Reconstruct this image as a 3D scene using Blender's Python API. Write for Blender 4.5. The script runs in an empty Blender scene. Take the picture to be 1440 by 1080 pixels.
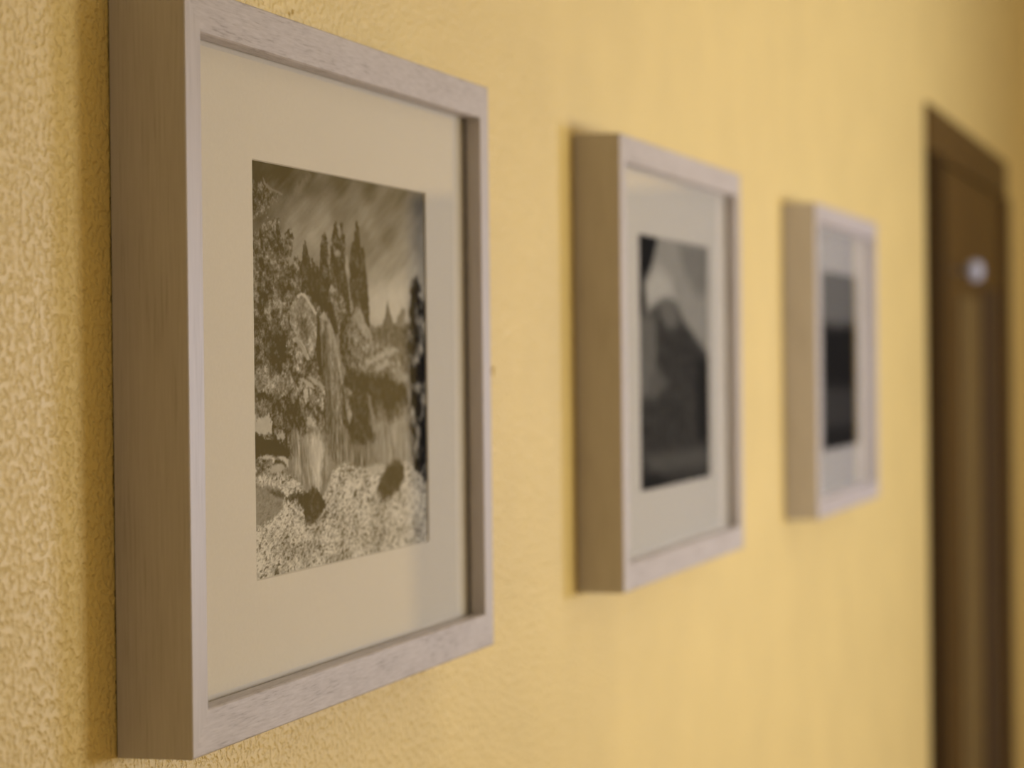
import bpy, bmesh, math
import numpy as np
from mathutils import Matrix, Vector

SC = bpy.context.scene
COL = SC.collection
EYE = 1.65                      # camera height above the floor

# ------------------------------------------------------------------ helpers
def link(name, me, mat=None, parent=None):
    o = bpy.data.objects.new(name, me)
    COL.objects.link(o)
    if mat is not None:
        me.materials.append(mat)
    if parent is not None:
        o.parent = parent
    return o

def obj(name, bm, mat, parent=None):
    me = bpy.data.meshes.new(name)
    bmesh.ops.recalc_face_normals(bm, faces=bm.faces[:])
    bm.to_mesh(me)
    bm.free()
    return link(name, me, mat, parent)

def box(bm, x0, x1, y0, y1, z0, z1):
    vs = [bm.verts.new((x, y, z)) for x in (x0, x1) for y in (y0, y1) for z in (z0, z1)]
    for f in ((0, 1, 3, 2), (4, 6, 7, 5), (0, 4, 5, 1), (2, 3, 7, 6), (0, 2, 6, 4), (1, 5, 7, 3)):
        bm.faces.new([vs[i] for i in f])
    return vs

def bevel(bm, w, seg=2):
    bmesh.ops.bevel(bm, geom=bm.edges[:], offset=w, segments=seg, affect='EDGES', profile=.5)

def lathe(bm, prof, n=40, axis='y', at=(0, 0, 0)):
    """prof: (radius, distance along the axis)"""
    rings = []
    for r, h in prof:
        ring = []
        for k in range(n):
            a = 2 * math.pi * k / n
            ring.append(bm.verts.new((at[0] + r * math.cos(a), at[1] + h, at[2] + r * math.sin(a))))
        rings.append(ring)
    for a, b in zip(rings, rings[1:]):
        for k in range(n):
            bm.faces.new((a[k], a[(k + 1) % n], b[(k + 1) % n], b[k]))
    bm.faces.new(rings[0])
    bm.faces.new(list(reversed(rings[-1])))

def structure(o):
    o['kind'] = 'structure'
    return o

# ------------------------------------------------------------------ materials
def new_mat(name):
    m = bpy.data.materials.new(name)
    m.use_nodes = True
    nt = m.node_tree
    nt.nodes.clear()
    out = nt.nodes.new('ShaderNodeOutputMaterial')
    p = nt.nodes.new('ShaderNodeBsdfPrincipled')
    nt.links.new(p.outputs[0], out.inputs[0])
    return m, nt, p, out

def N(nt, kind, **kw):
    n = nt.nodes.new(kind)
    for k, v in kw.items():
        setattr(n, k, v)
    return n

def coords(nt, scale=(1, 1, 1)):
    tc = N(nt, 'ShaderNodeTexCoord')
    mp = N(nt, 'ShaderNodeMapping')
    mp.inputs['Scale'].default_value = scale
    nt.links.new(tc.outputs['Object'], mp.inputs['Vector'])
    return mp.outputs['Vector']

def noise(nt, vec, scale, detail=3, rough=.5):
    n = N(nt, 'ShaderNodeTexNoise')
    n.inputs['Scale'].default_value = scale
    n.inputs['Detail'].default_value = detail
    n.inputs['Roughness'].default_value = rough
    nt.links.new(vec, n.inputs['Vector'])
    return n.outputs['Fac']

def ramp(nt, fac, stops):
    r = N(nt, 'ShaderNodeValToRGB')
    e = r.color_ramp.elements
    while len(e) < len(stops):
        e.new(.5)
    for k, (p, c) in enumerate(stops):
        e[k].position = p
        e[k].color = (*c, 1)
    nt.links.new(fac, r.inputs['Fac'])
    return r.outputs['Color']

def stucco(name, base, spec=.5, rough=.5, bump=1.0):
    m, nt, p, out = new_mat(name)
    v = coords(nt)
    a = noise(nt, v, 270, 2, .5)
    b = noise(nt, v, 600, 2, .5)
    c = noise(nt, v, 9, 3, .5)
    lo = tuple(x * .95 for x in base)
    hi = tuple(min(1, x * 1.04) for x in base)
    nt.links.new(ramp(nt, c, [(.3, lo), (.7, hi)]), p.inputs['Base Color'])
    sh = N(nt, 'ShaderNodeMapRange')           # rounded blobs with pits between
    sh.interpolation_type = 'SMOOTHSTEP'
    sh.inputs['From Min'].default_value = .29
    sh.inputs['From Max'].default_value = .58
    nt.links.new(a, sh.inputs['Value'])
    ad = N(nt, 'ShaderNodeMath', operation='MULTIPLY_ADD')
    nt.links.new(b, ad.inputs[0])
    ad.inputs[1].default_value = .2
    nt.links.new(sh.outputs[0], ad.inputs[2])
    bp = N(nt, 'ShaderNodeBump')
    bp.inputs['Strength'].default_value = bump
    bp.inputs['Distance'].default_value = .0009
    nt.links.new(ad.outputs[0], bp.inputs['Height'])
    nt.links.new(bp.outputs[0], p.inputs['Normal'])
    p.inputs['Roughness'].default_value = rough
    p.inputs['Specular IOR Level'].default_value = spec
    return m

def plain(name, base, rough=.5, spec=.4, metal=0, mottled=.06, scale=30):
    m, nt, p, out = new_mat(name)
    f = noise(nt, coords(nt), scale, 3, .5)
    lo = tuple(x * (1 - mottled) for x in base)
    hi = tuple(min(1, x * (1 + mottled)) for x in base)
    nt.links.new(ramp(nt, f, [(.3, lo), (.7, hi)]), p.inputs['Base Color'])
    p.inputs['Roughness'].default_value = rough
    p.inputs['Specular IOR Level'].default_value = spec
    p.inputs['Metallic'].default_value = metal
    return m

def wood(name, axis, base, dark, rough=.5, spec=.4, fine=700, along=26, lo=.32, hi=.62, bump=.25):
    """grain running along one axis of the object"""
    m, nt, p, out = new_mat(name)
    s = [1, 1, 1]
    s['xyz'.index(axis)] = along / fine
    v = coords(nt, tuple(s))
    a = noise(nt, v, fine, 4, .6)
    b = noise(nt, coords(nt, tuple(x if x < 1 else .25 for x in s)), fine * .45, 2, .5)
    mx = N(nt, 'ShaderNodeMath', operation='MULTIPLY_ADD')
    nt.links.new(a, mx.inputs[0])
    mx.inputs[1].default_value = .65
    sc = N(nt, 'ShaderNodeMath', operation='MULTIPLY')
    nt.links.new(b, sc.inputs[0])
    sc.inputs[1].default_value = .35
    nt.links.new(sc.outputs[0], mx.inputs[2])
    mid = tuple((x * .35 + y * .65) for x, y in zip(dark, base))
    nt.links.new(ramp(nt, mx.outputs[0], [(lo, dark), ((lo + hi) / 2 - .03, mid), (hi, base)]), p.inputs['Base Color'])
    bp = N(nt, 'ShaderNodeBump')
    bp.inputs['Strength'].default_value = bump
    bp.inputs['Distance'].default_value = .0002
    nt.links.new(mx.outputs[0], bp.inputs['Height'])
    nt.links.new(bp.outputs[0], p.inputs['Normal'])
    p.inputs['Roughness'].default_value = rough
    p.inputs['Specular IOR Level'].default_value = spec
    return m

def pane(name):
    """coated picture glass: mirror reflection on the front face, the rest passes straight through"""
    m, nt, p, out = new_mat(name)
    nt.nodes.remove(p)
    fr = N(nt, 'ShaderNodeFresnel')
    fr.inputs['IOR'].default_value = 1.5
    ge = N(nt, 'ShaderNodeNewGeometry')
    fs = N(nt, 'ShaderNodeMath', operation='SUBTRACT')
    fs.inputs[0].default_value = 1
    nt.links.new(ge.outputs['Backfacing'], fs.inputs[1])
    fac = N(nt, 'ShaderNodeMath', operation='MULTIPLY')
    bo = N(nt, 'ShaderNodeMath', operation='MULTIPLY')
    nt.links.new(fr.outputs[0], bo.inputs[0])
    bo.inputs[1].default_value = 1.32          # front and back surface together
    nt.links.new(bo.outputs[0], fac.inputs[0])
    nt.links.new(fs.outputs[0], fac.inputs[1])
    tr = N(nt, 'ShaderNodeBsdfTransparent')
    gl = N(nt, 'ShaderNodeBsdfGlossy')
    gl.inputs['Roughness'].default_value = 0
    mx = N(nt, 'ShaderNodeMixShader')
    nt.links.new(fac.outputs[0], mx.inputs[0])
    nt.links.new(tr.outputs[0], mx.inputs[1])
    nt.links.new(gl.outputs[0], mx.inputs[2])
    nt.links.new(mx.outputs[0], out.inputs[0])
    return m

def ink(name):
    m, nt, p, out = new_mat(name)
    at = N(nt, 'ShaderNodeAttribute')
    at.attribute_name = 'ink'
    nt.links.new(at.outputs['Color'], p.inputs['Base Color'])
    p.inputs['Roughness'].default_value = .8
    p.inputs['Specular IOR Level'].default_value = 0
    return m

WALL = (.78, .605, .23)
M_WALL = stucco('yellow stucco', WALL, spec=.8, rough=.55)
M_FAR = stucco('yellow stucco side', WALL, spec=.2, rough=.7, bump=.5)
M_CEIL = plain('white ceiling', (.72, .68, .58), .9, .2)
M_FLOOR = wood('floor boards', 'x', (.36, .23, .12), (.22, .13, .07), fine=60, along=4)
FR, FD = (.56, .52, .54), (.31, .27, .265)
M_RAIL_H = wood('washed wood horizontal grain', 'x', FR, FD, rough=.45, spec=.35, fine=900, along=80)
M_RAIL_V = wood('washed wood vertical grain', 'z', FR, (.42, .385, .39), rough=.45, spec=.35, fine=900, along=30)
M_MAT = plain('cream mat board', (.78, .756, .745), .9, 0, mottled=.03, scale=900)
M_BACK = plain('brown backing board', (.25, .17, .1), .9, .1)
M_GLASS = pane('picture glass')
M_INK = ink('grey print')
M_DOOR = wood('dark door wood', 'z', (.115, .063, .017), (.07, .036, .010), rough=.5, spec=.12, fine=60, along=3)
M_PANEL = wood('olive door panel wood', 'z', (.19, .13, .05), (.13, .085, .03), rough=.5, spec=.12, fine=60, along=3)
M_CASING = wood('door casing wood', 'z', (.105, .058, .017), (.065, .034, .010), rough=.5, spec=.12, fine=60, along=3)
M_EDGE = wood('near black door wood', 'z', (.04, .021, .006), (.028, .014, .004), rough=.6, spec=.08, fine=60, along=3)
M_STRIP = wood('dark violet brown wood', 'z', (.062, .036, .026), (.04, .022, .016), rough=.5, spec=.12, fine=60, along=3)
M_STEEL = plain('brushed grey metal', (.50, .52, .62), .6, .4, metal=0)
M_GREY = plain('dark grey door paint', (.03, .03, .036), .7, .1)

# ------------------------------------------------------------------ the prints' pictures
# every outline is in thousandths of the print: (across from the left, up from the bottom);
# then grey tone, contrast, kind of texture, softness and raggedness of the outline in mm
def lattice(seed):
    r = np.random.RandomState(seed)
    return r.rand(256, 256).astype(np.float32)

def vnoise(x, y, seed):
    g = lattice(seed)
    xi, yi = np.floor(x).astype(int), np.floor(y).astype(int)
    fx, fy = x - xi, y - yi
    fx, fy = fx * fx * (3 - 2 * fx), fy * fy * (3 - 2 * fy)
    a, b = g[yi & 255, xi & 255], g[yi & 255, (xi + 1) & 255]
    c, d = g[(yi + 1) & 255, xi & 255], g[(yi + 1) & 255, (xi + 1) & 255]
    return (a * (1 - fx) + b * fx) * (1 - fy) + (c * (1 - fx) + d * fx) * fy

def fbm(x, y, seed, oct=3, gain=.55):
    s, t, k = 0, 0, 1
    for i in range(oct):
        s = s + k * vnoise(x * 2 ** i + 37.1 * i, y * 2 ** i + 11.7 * i, seed + i)
        t += k
        k *= gain
    return s / t

def signed_distance(P, x, y):
    d = np.full(x.shape, 1e9, np.float32)
    inside = np.zeros(x.shape, bool)
    n = len(P)
    for i in range(n):
        (x0, y0), (x1, y1) = P[i], P[(i + 1) % n]
        ex, ey = x1 - x0, y1 - y0
        t = np.clip(((x - x0) * ex + (y - y0) * ey) / max(ex * ex + ey * ey, 1e-9), 0, 1)
        d = np.minimum(d, np.hypot(x - x0 - t * ex, y - y0 - t * ey))
        if y0 != y1:
            c = ((y0 > y) != (y1 > y)) & (x < (x1 - x0) * (y - y0) / (y1 - y0) + x0)
            inside ^= c
    return np.where(inside, d, -d)

def texture(kind, X, Y, seed):
    if kind == 'l':                                         # leaves: speckled light on dark
        a = fbm(X / 2.8, Y / 1.9, seed, 3, .85)
        b = fbm((X + Y) / 7, (Y - .4 * X) / 6, seed + 9, 2)
        t = (.6 * a + .4 * b - .5) * 4.4
        t = np.where(t > 0, t * 1.15, t * .85)
    elif kind == 'v':                                       # grass blades
        t = (fbm(X / 1.7 + .12 * Y / 5, Y / 10, seed, 3, .8) - .5) * 3.6
    elif kind == 'g':                                       # stony ground with dark gaps
        a = fbm(X / 1.7, Y / 1.0, seed, 2, .8)
        b = fbm((X - .8 * Y) / 2.5, Y / 1.3, seed + 5, 3, .8)
        c = fbm(X / 14, Y / 9, seed + 8, 2)
        t = (a - .5) * 1.5 + (c - .5) * 1.0 - 1.7 * np.clip((.45 - b) * 4.5, 0, .75)
    elif kind == 'k':                                       # upright scrub
        a = fbm(X / 2.4, Y / 3.6, seed, 3, .85)
        b = fbm(X / 4 + Y / 60, Y / 22, seed + 9, 2)
        t = (.6 * a + .4 * b - .5) * 4.4
    elif kind == 'b':
        t = (fbm(X / 9, Y / 7, seed, 3, .6) - .5) * 4.0
    else:
        t = (fbm(X / 8, Y / 6, seed, 3) - .5) * 2
    return np.clip(t, -1.3, 1.4)

def picture(layers, sky, nx, nz, w, h, haze, seed, streak):
    """grey reflectance of the print on an (nz, nx) grid of points"""
    U, V = np.meshgrid(np.linspace(-15, 1015, nx), np.linspace(-15, 1015, nz))
    X, Y = U * w, V * h                                     # mm
    if isinstance(sky, list):
        num, den = 0, 0
        for (u, v), t in sky:
            k = 1 / (((U - u) * w) ** 2 + ((V - v) * h * 1.6) ** 2 + 30) ** 1.5
            num, den = num + k * t, den + k
        T = num / den
    else:
        T = np.full(U.shape, float(sky))
    T = T + streak * (fbm((Y * .92 - X * .40 + 120) / 9, (X * .92 + Y * .40) / 60 + 5, seed + 40, 4, .7) - .5) * 2
    for k, (P, tone, amp, kind, soft, warp) in enumerate(layers):
        s = seed + 13 * k
        f = 2.2 if warp < 3 else 4.0
        Xw = X + warp * 2.4 * (fbm(X / f, Y / f, s + 1, 3, .85) - .5)
        Yw = Y + warp * 2.4 * (fbm(X / f, Y / f, s + 4, 3, .85) - .5)
        d = signed_distance([(a * w, b * h) for a, b in P], Xw, Yw)
        al = np.clip(d / (2 * soft) + .5, 0, 1)
        al = al * al * (3 - 2 * al)
        T = T * (1 - al) + al * (tone + amp * texture(kind, X, Y, s + 7))
    T = T + 10 * (fbm(X / 1.0, Y / .6, seed + 3, 2, .9) - .5)
    c = np.clip(T, 0, 255) / 255
    lin = np.where(c < .04045, c / 12.92, ((c + .055) / 1.055) ** 2.4)
    return np.clip((lin - haze) * PRINT_GAIN, .012, .8)

PRINT_GAIN = 1.8

GARDEN = [
    ([(636,711),(885,741),(882,616),(634,610)],172,6,'s',6,2),
    ([(613,609),(678,613),(813,620),(1017,636),(1014,484),(610,482)],100,22,'l',1.5,2),
    ([(751,685),(763,658),(777,639),(794,612),(713,610),(732,638)],104,8,'l',1,1),
    ([(794,612),(813,640),(846,667),(869,661),(859,614)],122,10,'l',1,2),
    ([(909,742),(937,762),(966,745),(984,685),(1023,687),(1013,158),(955,197),(908,224),(881,304),(893,424),(876,543),(897,642)],84,58,'b',2,4),
    ([(-11,810),(20,828),(48,840),(77,857),(134,870),(155,851),(148,826),(166,832),(192,832),(210,827),(206,805),(179,769),(197,759),(231,782),(265,759),(315,776),(350,767),(367,681),(423,500),(460,352),(418,279),(-24,293)],98,46,'l',0.6,4),
    ([(-9,930),(16,942),(51,949),(79,941),(114,927),(157,929),(113,910),(70,879),(28,865),(-11,849)],94,44,'l',0.8,4),
    ([(62,962),(75,950),(96,941),(128,935),(161,931),(157,926),(121,930),(89,934),(65,947)],122,8,'s',0.5,0.5),
    ([(293,993),(308,983),(258,943),(208,909),(171,875),(159,839),(144,838),(152,882),(182,914),(232,952)],112,8,'s',2.5,2),
    ([(274,824),(285,803),(303,759),(310,729),(234,726),(250,762),(262,802)],78,16,'l',0.6,1.5),
    ([(248,709),(295,739),(349,753),(405,747),(460,685),(474,593),(425,592),(378,642),(336,662),(286,692),(248,691)],72,14,'l',1,3),
    ([(363,837),(379,849),(394,832),(402,792),(429,757),(468,676),(355,672),(349,744),(354,798)],80,30,'l',0.6,2),
    ([(393,786),(409,789),(421,764),(436,735),(420,727),(401,756)],130,20,'l',0.8,1),
    ([(427,858),(444,877),(480,878),(496,844),(498,761),(525,650),(494,594),(427,665),(409,747),(414,811)],80,34,'l',0.6,2),
    ([(430,799),(450,808),(470,805),(470,791),(442,787)],135,15,'l',1,1),
    ([(448,874),(464,877),(475,852),(467,833),(455,850)],130,15,'l',0.8,1),
    ([(555,876),(563,891),(580,874),(587,822),(609,819),(620,758),(632,692),(639,608),(600,596),(550,642),(518,706),(519,780),(533,826),(550,838)],77,26,'l',0.8,1.5),
    ([(495,798),(511,795),(523,740),(510,735),(494,760)],140,14,'l',1,1),
    ([(400,705),(444,725),(484,677),(524,622),(547,538),(513,501),(473,575),(434,629)],110,52,'l',1,2),
    ([(487,649),(550,651),(600,596),(548,576),(513,501),(546,463),(504,463),(464,537),(458,593)],82,36,'l',1.5,3),
    ([(187,646),(206,670),(233,685),(256,689),(278,685),(301,664),(327,646),(343,635),(330,575),(309,524),(271,549),(216,587),(190,613)],132,34,'l',0.5,1),
    ([(247,634),(277,631),(291,589),(279,571),(246,591),(235,614)],88,26,'l',2.5,2),
    ([(225,683),(252,691),(274,687),(301,666),(335,642),(327,635),(293,659),(270,678),(252,684),(229,676)],168,12,'l',0.5,0.5),
    ([(335,635),(351,634),(357,554),(374,454),(388,354),(372,354),(350,454),(329,536)],70,12,'l',1,1),
    ([(347,634),(371,645),(394,630),(402,619),(421,599),(441,563),(464,500),(478,426),(502,351),(517,276),(394,262),(376,372),(362,463),(353,554)],118,36,'k',0.6,1.5),
    ([(354,590),(373,598),(392,536),(405,427),(419,316),(394,280),(376,372),(362,463)],92,26,'k',2,1.5),
    ([(347,634),(371,645),(390,633),(394,622),(366,623)],150,14,'l',0.6,0.6),
    ([(406,619),(425,596),(452,537),(471,473),(487,463),(463,454),(444,519),(413,582)],150,16,'l',1.2,1),
    ([(167,561),(193,580),(219,582),(245,570),(268,549),(290,524),(328,499),(355,478),(374,434),(361,390),(332,336),(151,341),(124,428),(148,516)],112,58,'l',0.8,2.5),
    ([(200,576),(219,582),(245,572),(271,551),(294,524),(278,521),(256,547),(230,568),(204,569)],160,14,'l',0.5,0.6),
    ([(232,479),(258,478),(296,463),(319,454),(311,449),(273,460)],158,14,'s',0.5,0.6),
    ([(274,481),(304,479),(343,467),(374,452),(362,447),(319,463)],152,14,'s',0.6,0.8),
    ([(254,449),(281,452),(280,427),(268,413),(257,428)],160,14,'l',0.7,1.5),
    ([(212,573),(230,575),(260,556),(279,535),(267,528),(245,552)],146,14,'s',0.7,0.6),
    ([(271,377),(294,381),(302,362),(278,356)],165,12,'l',0.7,1.5),
    ([(56,587),(106,598),(164,586),(170,533),(140,498),(97,498),(62,532)],74,30,'l',1.5,4),
    ([(15,484),(40,501),(75,512),(111,498),(125,484),(169,488),(206,477),(213,454),(153,454),(99,442),(18,455)],122,44,'l',0.8,2.5),
    ([(95,429),(171,442),(257,428),(271,374),(243,317),(186,287),(136,320),(93,359)],84,46,'l',1,3),
    ([(-7,409),(17,424),(52,429),(80,418),(94,390),(58,377),(-8,378)],116,44,'l',0.8,2),
    ([(-8,378),(37,384),(73,391),(97,373),(93,349),(50,343),(-9,354)],166,12,'s',0.8,2),
    ([(114,341),(144,349),(162,337),(150,327),(121,331)],158,12,'s',0.8,2),
    ([(-9,351),(29,348),(57,336),(107,331),(150,319),(183,297),(171,277),(120,289),(70,294),(28,292),(-11,279)],68,14,'l',0.6,2),
    ([(158,347),(169,347),(172,287),(160,288)],75,8,'s',0.4,0.5),
    ([(537,647),(558,659),(584,658),(609,630),(630,600),(677,571),(748,561),(811,546),(847,503),(810,473),(675,463),(567,482),(522,538),(507,594)],118,38,'l',1.5,3),
    ([(558,659),(584,656),(609,625),(643,597),(651,574),(616,577),(570,610),(541,632)],142,16,'l',1.5,2),
    ([(598,520),(632,526),(685,536),(721,545),(793,557),(821,546),(756,533),(676,517),(615,505)],158,12,'l',1.8,2),
    ([(658,498),(685,511),(743,522),(774,514),(720,498),(675,486)],158,12,'l',1.8,2),
    ([(792,487),(847,495),(884,463),(865,440),(810,459)],146,14,'l',1.8,3),
    ([(497,515),(546,493),(610,490),(675,483),(742,491),(810,463),(874,448),(882,364),(807,346),(717,347),(654,306),(593,274),(517,291),(477,370),(471,454)],78,16,'l',2.5,4),
    ([(479,454),(512,448),(528,433),(495,426),(519,403),(527,373),(510,351),(490,398)],128,30,'l',1,1.5),
    ([(622,431),(639,425),(647,396),(664,364),(646,364),(625,397)],120,8,'v',0.8,0.5),
    ([(387,313),(420,353),(452,334),(485,342),(517,304),(593,289),(636,301),(679,252),(670,225),(583,232),(458,248),(402,271)],118,40,'v',3,4),
    ([(188,340),(210,357),(240,335),(274,349),(332,347),(371,332),(394,280),(381,240),(356,190),(344,162),(306,196),(268,219),(237,196),(200,237)],136,32,'v',3.5,4),
    ([(293,334),(340,336),(363,299),(345,227),(336,173),(314,210),(284,266)],176,20,'v',3,2.5),
    ([(638,368),(682,377),(753,362),(817,375),(873,394),(895,304),(880,245),(804,212),(736,222),(697,255),(663,310)],140,24,'v',7,5),
    ([(-11,279),(28,292),(70,294),(128,287),(175,273),(167,252),(119,240),(-12,239)],122,55,'l',0.8,2),
    ([(35,290),(63,296),(92,290),(70,284)],165,10,'s',0.6,0.6),
    ([(120,289),(150,290),(175,277),(171,259),(156,270),(135,280)],168,10,'s',0.6,0.6),
    ([(106,279),(142,278),(164,266),(134,266),(98,269)],80,10,'s',0.8,1),
    ([(62,256),(98,269),(142,271),(163,256),(119,249)],158,12,'s',0.8,1),
    ([(-11,256),(76,245),(156,246),(207,229),(267,194),(360,172),(409,239),(475,255),(562,237),(670,229),(750,222),(861,241),(1023,158),(1019,-16),(-17,-7)],172,62,'g',1,2),
    ([(-12,232),(47,226),(119,212),(151,193),(143,162),(88,137),(38,126),(-14,119)],132,12,'g',1.2,2),
    ([(61,215),(147,200),(162,185),(111,191)],96,20,'l',1,1),
    ([(221,193),(267,194),(306,203),(344,183),(371,156),(363,142),(327,126),(288,107),(258,112),(251,149),(221,168)],74,18,'l',0.8,2),
    ([(147,183),(199,198),(237,196),(221,179),(176,174)],90,30,'l',0.8,2),
    ([(737,230),(787,248),(842,230),(851,196),(813,164),(757,143),(712,142),(669,167),(687,193)],77,10,'l',2,2),
    ([(592,228),(648,237),(714,239),(732,226),(678,213),(626,211)],164,12,'l',1.2,2),
    ([(531,174),(548,181),(548,162),(527,159)],95,10,'s',1,1),
]
PEAK = [
    ([(-28,1008),(268,1001),(226,935),(133,836),(111,741),(79,680),(-40,667)],38,6,'s',2,1),
    ([(83,821),(288,884),(449,835),(506,751),(234,727),(101,740)],158,4,'s',8,1),
    ([(558,995),(1025,1001),(1011,795),(798,789),(617,899)],112,4,'s',8,1),
    ([(-39,678),(130,692),(265,734),(416,754),(529,734),(646,660),(805,601),(999,528),(1084,-27),(-62,-13)],58,14,'l',5,2),
    ([(-39,678),(130,692),(244,683),(219,372),(-50,351)],96,10,'s',8,2),
    ([(287,745),(416,757),(529,723),(564,650),(395,633),(286,689)],98,8,'s',6,2),
    ([(125,447),(285,473),(395,412),(230,357),(124,374)],86,6,'s',6,1),
    ([(808,529),(1055,480),(1074,146),(821,160)],44,4,'s',6,1),
    ([(46,142),(396,136),(993,134),(1080,43),(172,60)],78,8,'s',6,2),
    ([(-60,65),(227,62),(455,1),(-62,-13)],44,4,'s',4,1),
]
SHORE = [
    ([(-271,1017),(1314,1068),(1320,651),(-295,635)],112,4,'s',3,1),
    ([(-290,708),(417,696),(1319,724),(1326,281),(-316,296)],38,5,'l',10,2),
    ([(-312,353),(1325,343),(1329,91),(-327,122)],62,6,'s',10,2),
    ([(-325,141),(1328,120),(1332,-103),(-337,-55)],42,5,'s',8,2),
]
SKY = [((10, 993), 78), ((166, 987), 82), ((315, 963), 92), ((474, 977), 88), ((642, 977), 96), ((820, 983), 108), ((985, 977), 112), ((21, 872), 92), ((13, 841), 112), ((181, 858), 122), ((275, 891), 122), ((352, 879), 134), ((312, 832), 150), ((217, 825), 140), ((452, 905), 104), ((556, 913), 118), ((640, 882), 138), ((618, 843), 116), ((750, 859), 112), ((888, 880), 130), ((958, 845), 122), ((726, 801), 132), ((910, 818), 140), ((815, 748), 150), ((724, 705), 160), ((956, 744), 160), ((637, 730), 140), ((311, 787), 128), ((391, 864), 136), ((598, 917), 126)]

# ------------------------------------------------------------------ picture frames
FW, FH, DEPTH = .4474, .3200, .0343
RAIL_SIDE, RAIL_END = .0172, .0190                    # width of the upright and of the lying mouldings
WIN = (.1014, .3594, .0652, .2550)      # window of the mat, from the frame's lower left corner

def rail(side):
    """one mitred moulding with a rebate for glass and mat; side: l r b t"""
    d = DEPTH
    prof = [(0, -.0007), (0, -d + .0007), (.018, -d + .0002), (.045, -d),        # (in from the outer edge, y)
            (.965, -d), (1, -d + .0006), (1, -d + .0082),
            (.65, -d + .0082), (.65, -.0007)]
    bm = bmesh.new()
    rings = []
    for end in (0, 1):
        ring = []
        for u, y in prof:
            u, w = u * RAIL_SIDE, u * RAIL_END                # in from the upright, in from the lying edge
            if side == 'b':
                q = (u if end == 0 else FW - u, y, w)
            elif side == 't':
                q = (u if end == 0 else FW - u, y, FH - w)
            elif side == 'l':
                q = (u, y, w if end == 0 else FH - w)
            else:
                q = (FW - u, y, w if end == 0 else FH - w)
            ring.append(bm.verts.new(q))
        rings.append(ring)
    n = len(prof)
    for k in range(n):
        bm.faces.new((rings[0][k], rings[0][(k + 1) % n], rings[1][(k + 1) % n], rings[1][k]))
    bm.faces.new(rings[0])
    bm.faces.new(rings[1])
    return bm

def mat_board():
    """sheet with a bevelled window"""
    bm = bmesh.new()
    y0, y1 = -DEPTH + .0106, -DEPTH + .0114
    x0, x1, z0, z1 = WIN
    e, b = .0126, .0005
    def loop(a, c, f, g, y):
        return [bm.verts.new(p) for p in ((a, y, f), (c, y, f), (c, y, g), (a, y, g))]
    fo = loop(e, FW - e, e, FH - e, y0)
    fi = loop(x0, x1, z0, z1, y0)
    bi = loop(x0 + b, x1 - b, z0 + b, z1 - b, y1)
    bo = loop(e, FW - e, e, FH - e, y1)
    for A, B in ((fo, fi), (fi, bi), (bi, bo), (bo, fo)):
        for k in range(4):
            bm.faces.new((A[k], A[(k + 1) % 4], B[(k + 1) % 4], B[k]))
    return bm

def print_mesh(R):
    nz, nx = R.shape
    x0, x1, z0, z1 = WIN
    mx, mz = .015 * (x1 - x0), .015 * (z1 - z0)
    X, Z = np.meshgrid(np.linspace(x0 - mx, x1 + mx, nx), np.linspace(z0 - mz, z1 + mz, nz))
    Y = np.full(X.shape, -DEPTH + .0116)
    co = np.stack([X, Y, Z], -1).reshape(-1, 3)
    i = np.arange(nx * nz).reshape(nz, nx)
    q = np.stack([i[:-1, :-1], i[:-1, 1:], i[1:, 1:], i[1:, :-1]], -1).reshape(-1, 4)
    me = bpy.data.meshes.new('photo_print')
    me.vertices.add(len(co))
    me.vertices.foreach_set('co', co.ravel())
    me.loops.add(q.size)
    me.loops.foreach_set('vertex_index', q.ravel().astype(np.int32))
    me.polygons.add(len(q))
    me.polygons.foreach_set('loop_start', np.arange(0, q.size, 4, dtype=np.int32))
    me.update(calc_edges=True)
    at = me.attributes.new('ink', 'FLOAT_COLOR', 'POINT')
    g = R.reshape(-1)
    at.data.foreach_set('color', np.stack([g, g * .985, g * .965, np.ones_like(g)], -1).ravel().astype(np.float32))
    return me

RAILS = {s: rail(s) for s in 'lrbt'}
MESH = {}
for s, bm in RAILS.items():
    me = bpy.data.meshes.new('frame_rail')
    bmesh.ops.recalc_face_normals(bm, faces=bm.faces[:])
    bm.to_mesh(me)
    bm.free()
    me.materials.append(M_RAIL_H if s in 'bt' else M_RAIL_V)
    MESH[s] = me

def simple(name, fill, mat):
    bm = bmesh.new()
    fill(bm)
    me = bpy.data.meshes.new(name)
    bmesh.ops.recalc_face_normals(bm, faces=bm.faces[:])
    bm.to_mesh(me)
    bm.free()
    me.materials.append(mat)
    return me

e = .0125
ME_GLASS = simple('glass_pane', lambda bm: box(bm, e, FW - e, -DEPTH + .0084, -DEPTH + .0104, e, FH - e), M_GLASS)
ME_BACK = simple('backing_board', lambda bm: box(bm, e, FW - e, -DEPTH + .0120, -DEPTH + .0150, e, FH - e), M_BACK)
bm = mat_board()
ME_MAT = bpy.data.meshes.new('mat_board')
bmesh.ops.recalc_face_normals(bm, faces=bm.faces[:])
bm.to_mesh(ME_MAT)
bm.free()
ME_MAT.materials.append(M_MAT)

def picture_frame(x, z, print_me, label):
    t = bpy.data.objects.new('picture_frame', None)
    t.empty_display_size = .05
    COL.objects.link(t)
    t.location = (x, 0, EYE + z)
    t['label'] = label
    t['category'] = 'picture frame'
    t['group'] = 'framed photographs in a row on the yellow wall'
    for s in 'lrbt':
        link('frame_rail', MESH[s], None, t)
    link('backing_board', ME_BACK, None, t)
    link('mat_board', ME_MAT, None, t)
    print_me.materials.append(M_INK)
    link('photo_print', print_me, None, t)
    link('glass_pane', ME_GLASS, None, t)
    return t

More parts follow.
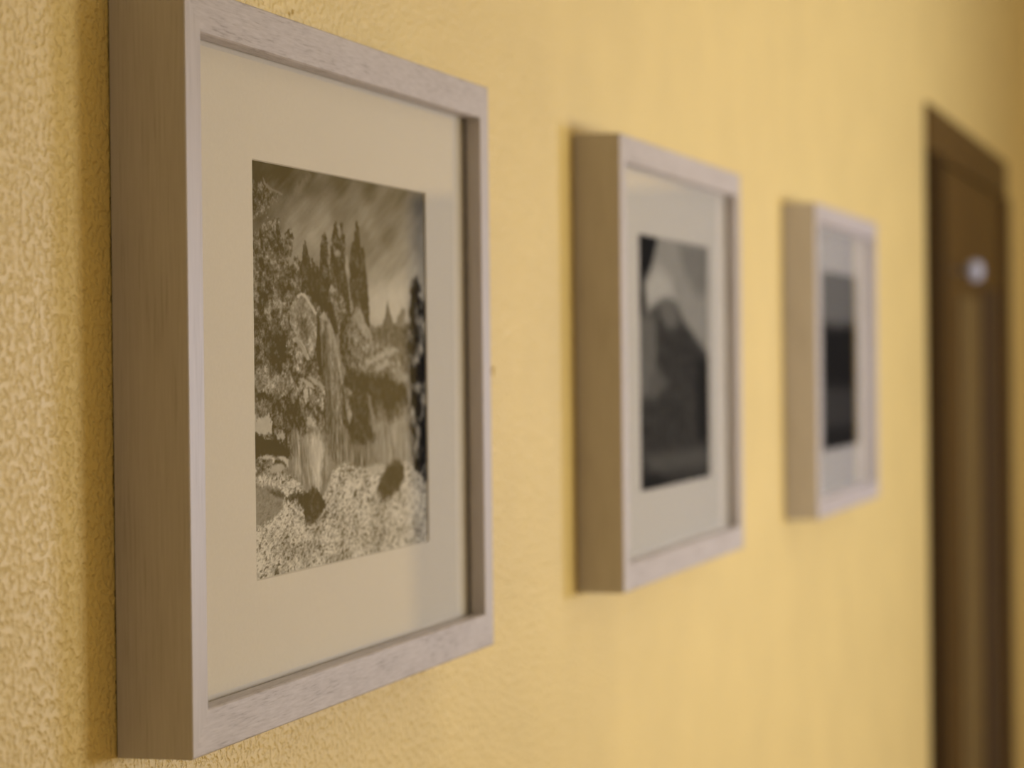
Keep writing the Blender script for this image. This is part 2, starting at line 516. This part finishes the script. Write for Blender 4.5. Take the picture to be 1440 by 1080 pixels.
wm, hm = .2580, .1898
picture_frame(0, -.1628, print_mesh(picture(GARDEN, SKY, 430, 600, wm, hm, .068, 11, 24)),
              'nearest frame, in sharp focus, holding a grey photograph of tall cypresses and shrubs')
picture_frame(.7752, -.1622, print_mesh(picture(PEAK, 132, 140, 140, wm, hm, .012, 400, 4)),
              'middle frame of the row, its photograph a dark rounded hill under a pale sky')
picture_frame(1.6289, -.1631, print_mesh(picture(SHORE, 110, 100, 100, wm, hm, .012, 700, 3)),
              'farthest frame of the row, beside the dark door, with a mostly black photograph')

# ------------------------------------------------------------------ the room
XB, XF, YR, HC = -2.4, 4.70, -2.40, 2.60
DX0, DX1, DTOP = 2.85, 4.13, EYE + .371              # doorway in the picture wall, outside of its casing
CW = .07
bm = bmesh.new()
box(bm, XB, DX0 + CW - .01, 0, .12, 0, HC)
box(bm, DX0 + CW - .01, DX1 - CW + .01, 0, .12, DTOP - CW + .01, HC)
box(bm, DX1 - CW + .01, XF, 0, .12, 0, HC)
bmesh.ops.remove_doubles(bm, verts=bm.verts[:], dist=1e-5)
# plaster nib and a filled nail hole above the first frame
for cx, cz, r in ((.2150, .1722, .0010), (.2196, .1738, .0011), (.5695, -.0056, .0026)):
    m4 = Matrix.Translation((cx, -.0002, EYE + cz)) @ Matrix.Diagonal((1, .5, 1.2, 1))
    bmesh.ops.create_icosphere(bm, subdivisions=2, radius=r, matrix=m4)
structure(obj('wall_left', bm, M_WALL))
bm = bmesh.new(); box(bm, XB, XF, YR - .12, YR, 0, HC); structure(obj('wall_right', bm, M_FAR))
D2 = (-1.44, -.42, EYE + .383)
bm = bmesh.new()
box(bm, XF, XF + .12, YR, D2[0], 0, HC)
box(bm, XF, XF + .12, D2[0], D2[1], D2[2], HC)
box(bm, XF, XF + .12, D2[1], 0, 0, HC)
structure(obj('wall_far', bm, M_FAR))
bm = bmesh.new(); box(bm, XB - .12, XB, YR, 0, 0, HC); structure(obj('wall_back', bm, M_FAR))
bm = bmesh.new(); box(bm, XB - .12, XF + .12, YR - .12, .12, -.1, 0); structure(obj('floor', bm, M_FLOOR))
bm = bmesh.new(); box(bm, XB - .12, XF + .12, YR - .12, .12, HC, HC + .1); structure(obj('ceiling', bm, M_CEIL))

# brown door in the picture wall
bm = bmesh.new()
lx0, lx1, ltop = DX0 + CW, DX1 - CW, DTOP - CW
box(bm, lx0 + .002, lx1 - .002, .0, .04, .006, ltop - .002)
door = structure(obj('door_1', bm, M_DOOR))
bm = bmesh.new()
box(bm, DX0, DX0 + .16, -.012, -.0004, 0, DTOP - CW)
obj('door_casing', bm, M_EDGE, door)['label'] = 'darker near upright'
bm = bmesh.new()
box(bm, DX1 - CW, DX1, -.012, -.0004, 0, DTOP - CW)
obj('door_casing', bm, M_CASING, door)
bm = bmesh.new()
box(bm, DX0, DX1, -.006, -.0004, DTOP - CW, DTOP)
obj('door_casing', bm, M_CASING, door)
bm = bmesh.new()
box(bm, 3.28, 3.60, -.006, .0, .25, EYE + .10)
bevel(bm, .003)
obj('door_panel', bm, M_PANEL, door)
bm = bmesh.new()
box(bm, 3.68, 3.96, -.004, .0, .25, EYE + .12)
bevel(bm, .0015)
obj('door_panel', bm, M_STRIP, door)['label'] = 'narrow dark panel beside the far edge'
bm = bmesh.new()
lathe(bm, [(.0035, 0), (.0035, -.018), (.010, -.0195), (.0155, -.024),
           (.0175, -.031), (.0165, -.038), (.011, -.0435), (.003, -.0455)], at=(3.235, -.0002, EYE + .136))
k = obj('door_knob', bm, M_STEEL, door)
k['label'] = 'round grey metal knob'
for p in k.data.polygons:
    p.use_smooth = True

# grey door at the end of the room (seen mirrored in the picture glass)
bm = bmesh.new()
box(bm, XF + .02, XF + .06, D2[0] + .003, D2[1] - .003, .006, D2[2] - .003)
structure(obj('door_2', bm, M_GREY))

# ------------------------------------------------------------------ lamps
def lamp(name, loc, watts, radius, col):
    l = bpy.data.lights.new(name, 'POINT')
    l.energy = watts
    l.shadow_soft_size = radius
    l.color = col
    o = bpy.data.objects.new(name, l)
    COL.objects.link(o)
    o.location = loc
    return o
lamp('floor_lamp_light', (1.10, -1.25, EYE - .17), 24.5, .16, (1, .95, .79))
lamp('far_lamp_light', (2.45, -1.55, EYE - .05), 40, .2, (.93, 1, 1.33))
l = bpy.data.lights.new('back_fill', 'AREA')       # warm fill added behind the camera to lift the shaded sides
l.shape = 'RECTANGLE'
l.size, l.size_y = 1.0, 1.2
l.energy = 4
l.color = (1, .93, .72)
o = bpy.data.objects.new('back_fill', l)
COL.objects.link(o)
o.location = (XB + .03, -1.5, 1.6)
o.rotation_euler = (math.pi / 2, 0, -math.pi / 2)

w = bpy.data.worlds.new('World')
SC.world = w
w.use_nodes = True
w.node_tree.nodes['Background'].inputs[0].default_value = (.9, .85, .75, 1)
w.node_tree.nodes['Background'].inputs[1].default_value = .05

# ------------------------------------------------------------------ camera
cam = bpy.data.cameras.new('camera')
co = bpy.data.objects.new('camera', cam)
COL.objects.link(co)
cam.sensor_width = 36
cam.lens = 92.5
cam.clip_start = .05
yaw, pitch, roll = .27365, -.00864, -.01067
f = Vector((math.cos(yaw) * math.cos(pitch), math.sin(yaw) * math.cos(pitch), math.sin(pitch)))
r = Vector((math.sin(yaw), -math.cos(yaw), 0))
u = r.cross(f)
r2 = r * math.cos(roll) + u * math.sin(roll)
u2 = -r * math.sin(roll) + u * math.cos(roll)
m = Matrix((r2, u2, -f)).transposed().to_4x4()
m.translation = (-1.00486, -.45431, EYE)
co.matrix_world = m
cam.dof.use_dof = True
cam.dof.focus_distance = 1.165
cam.dof.aperture_fstop = 8.5
SC.camera = co

SC.view_settings.view_transform = 'Standard'
SC.view_settings.look = 'None'
SC.view_settings.exposure = .04
SC.view_settings.gamma = 1
SC.view_settings.use_curve_mapping = False
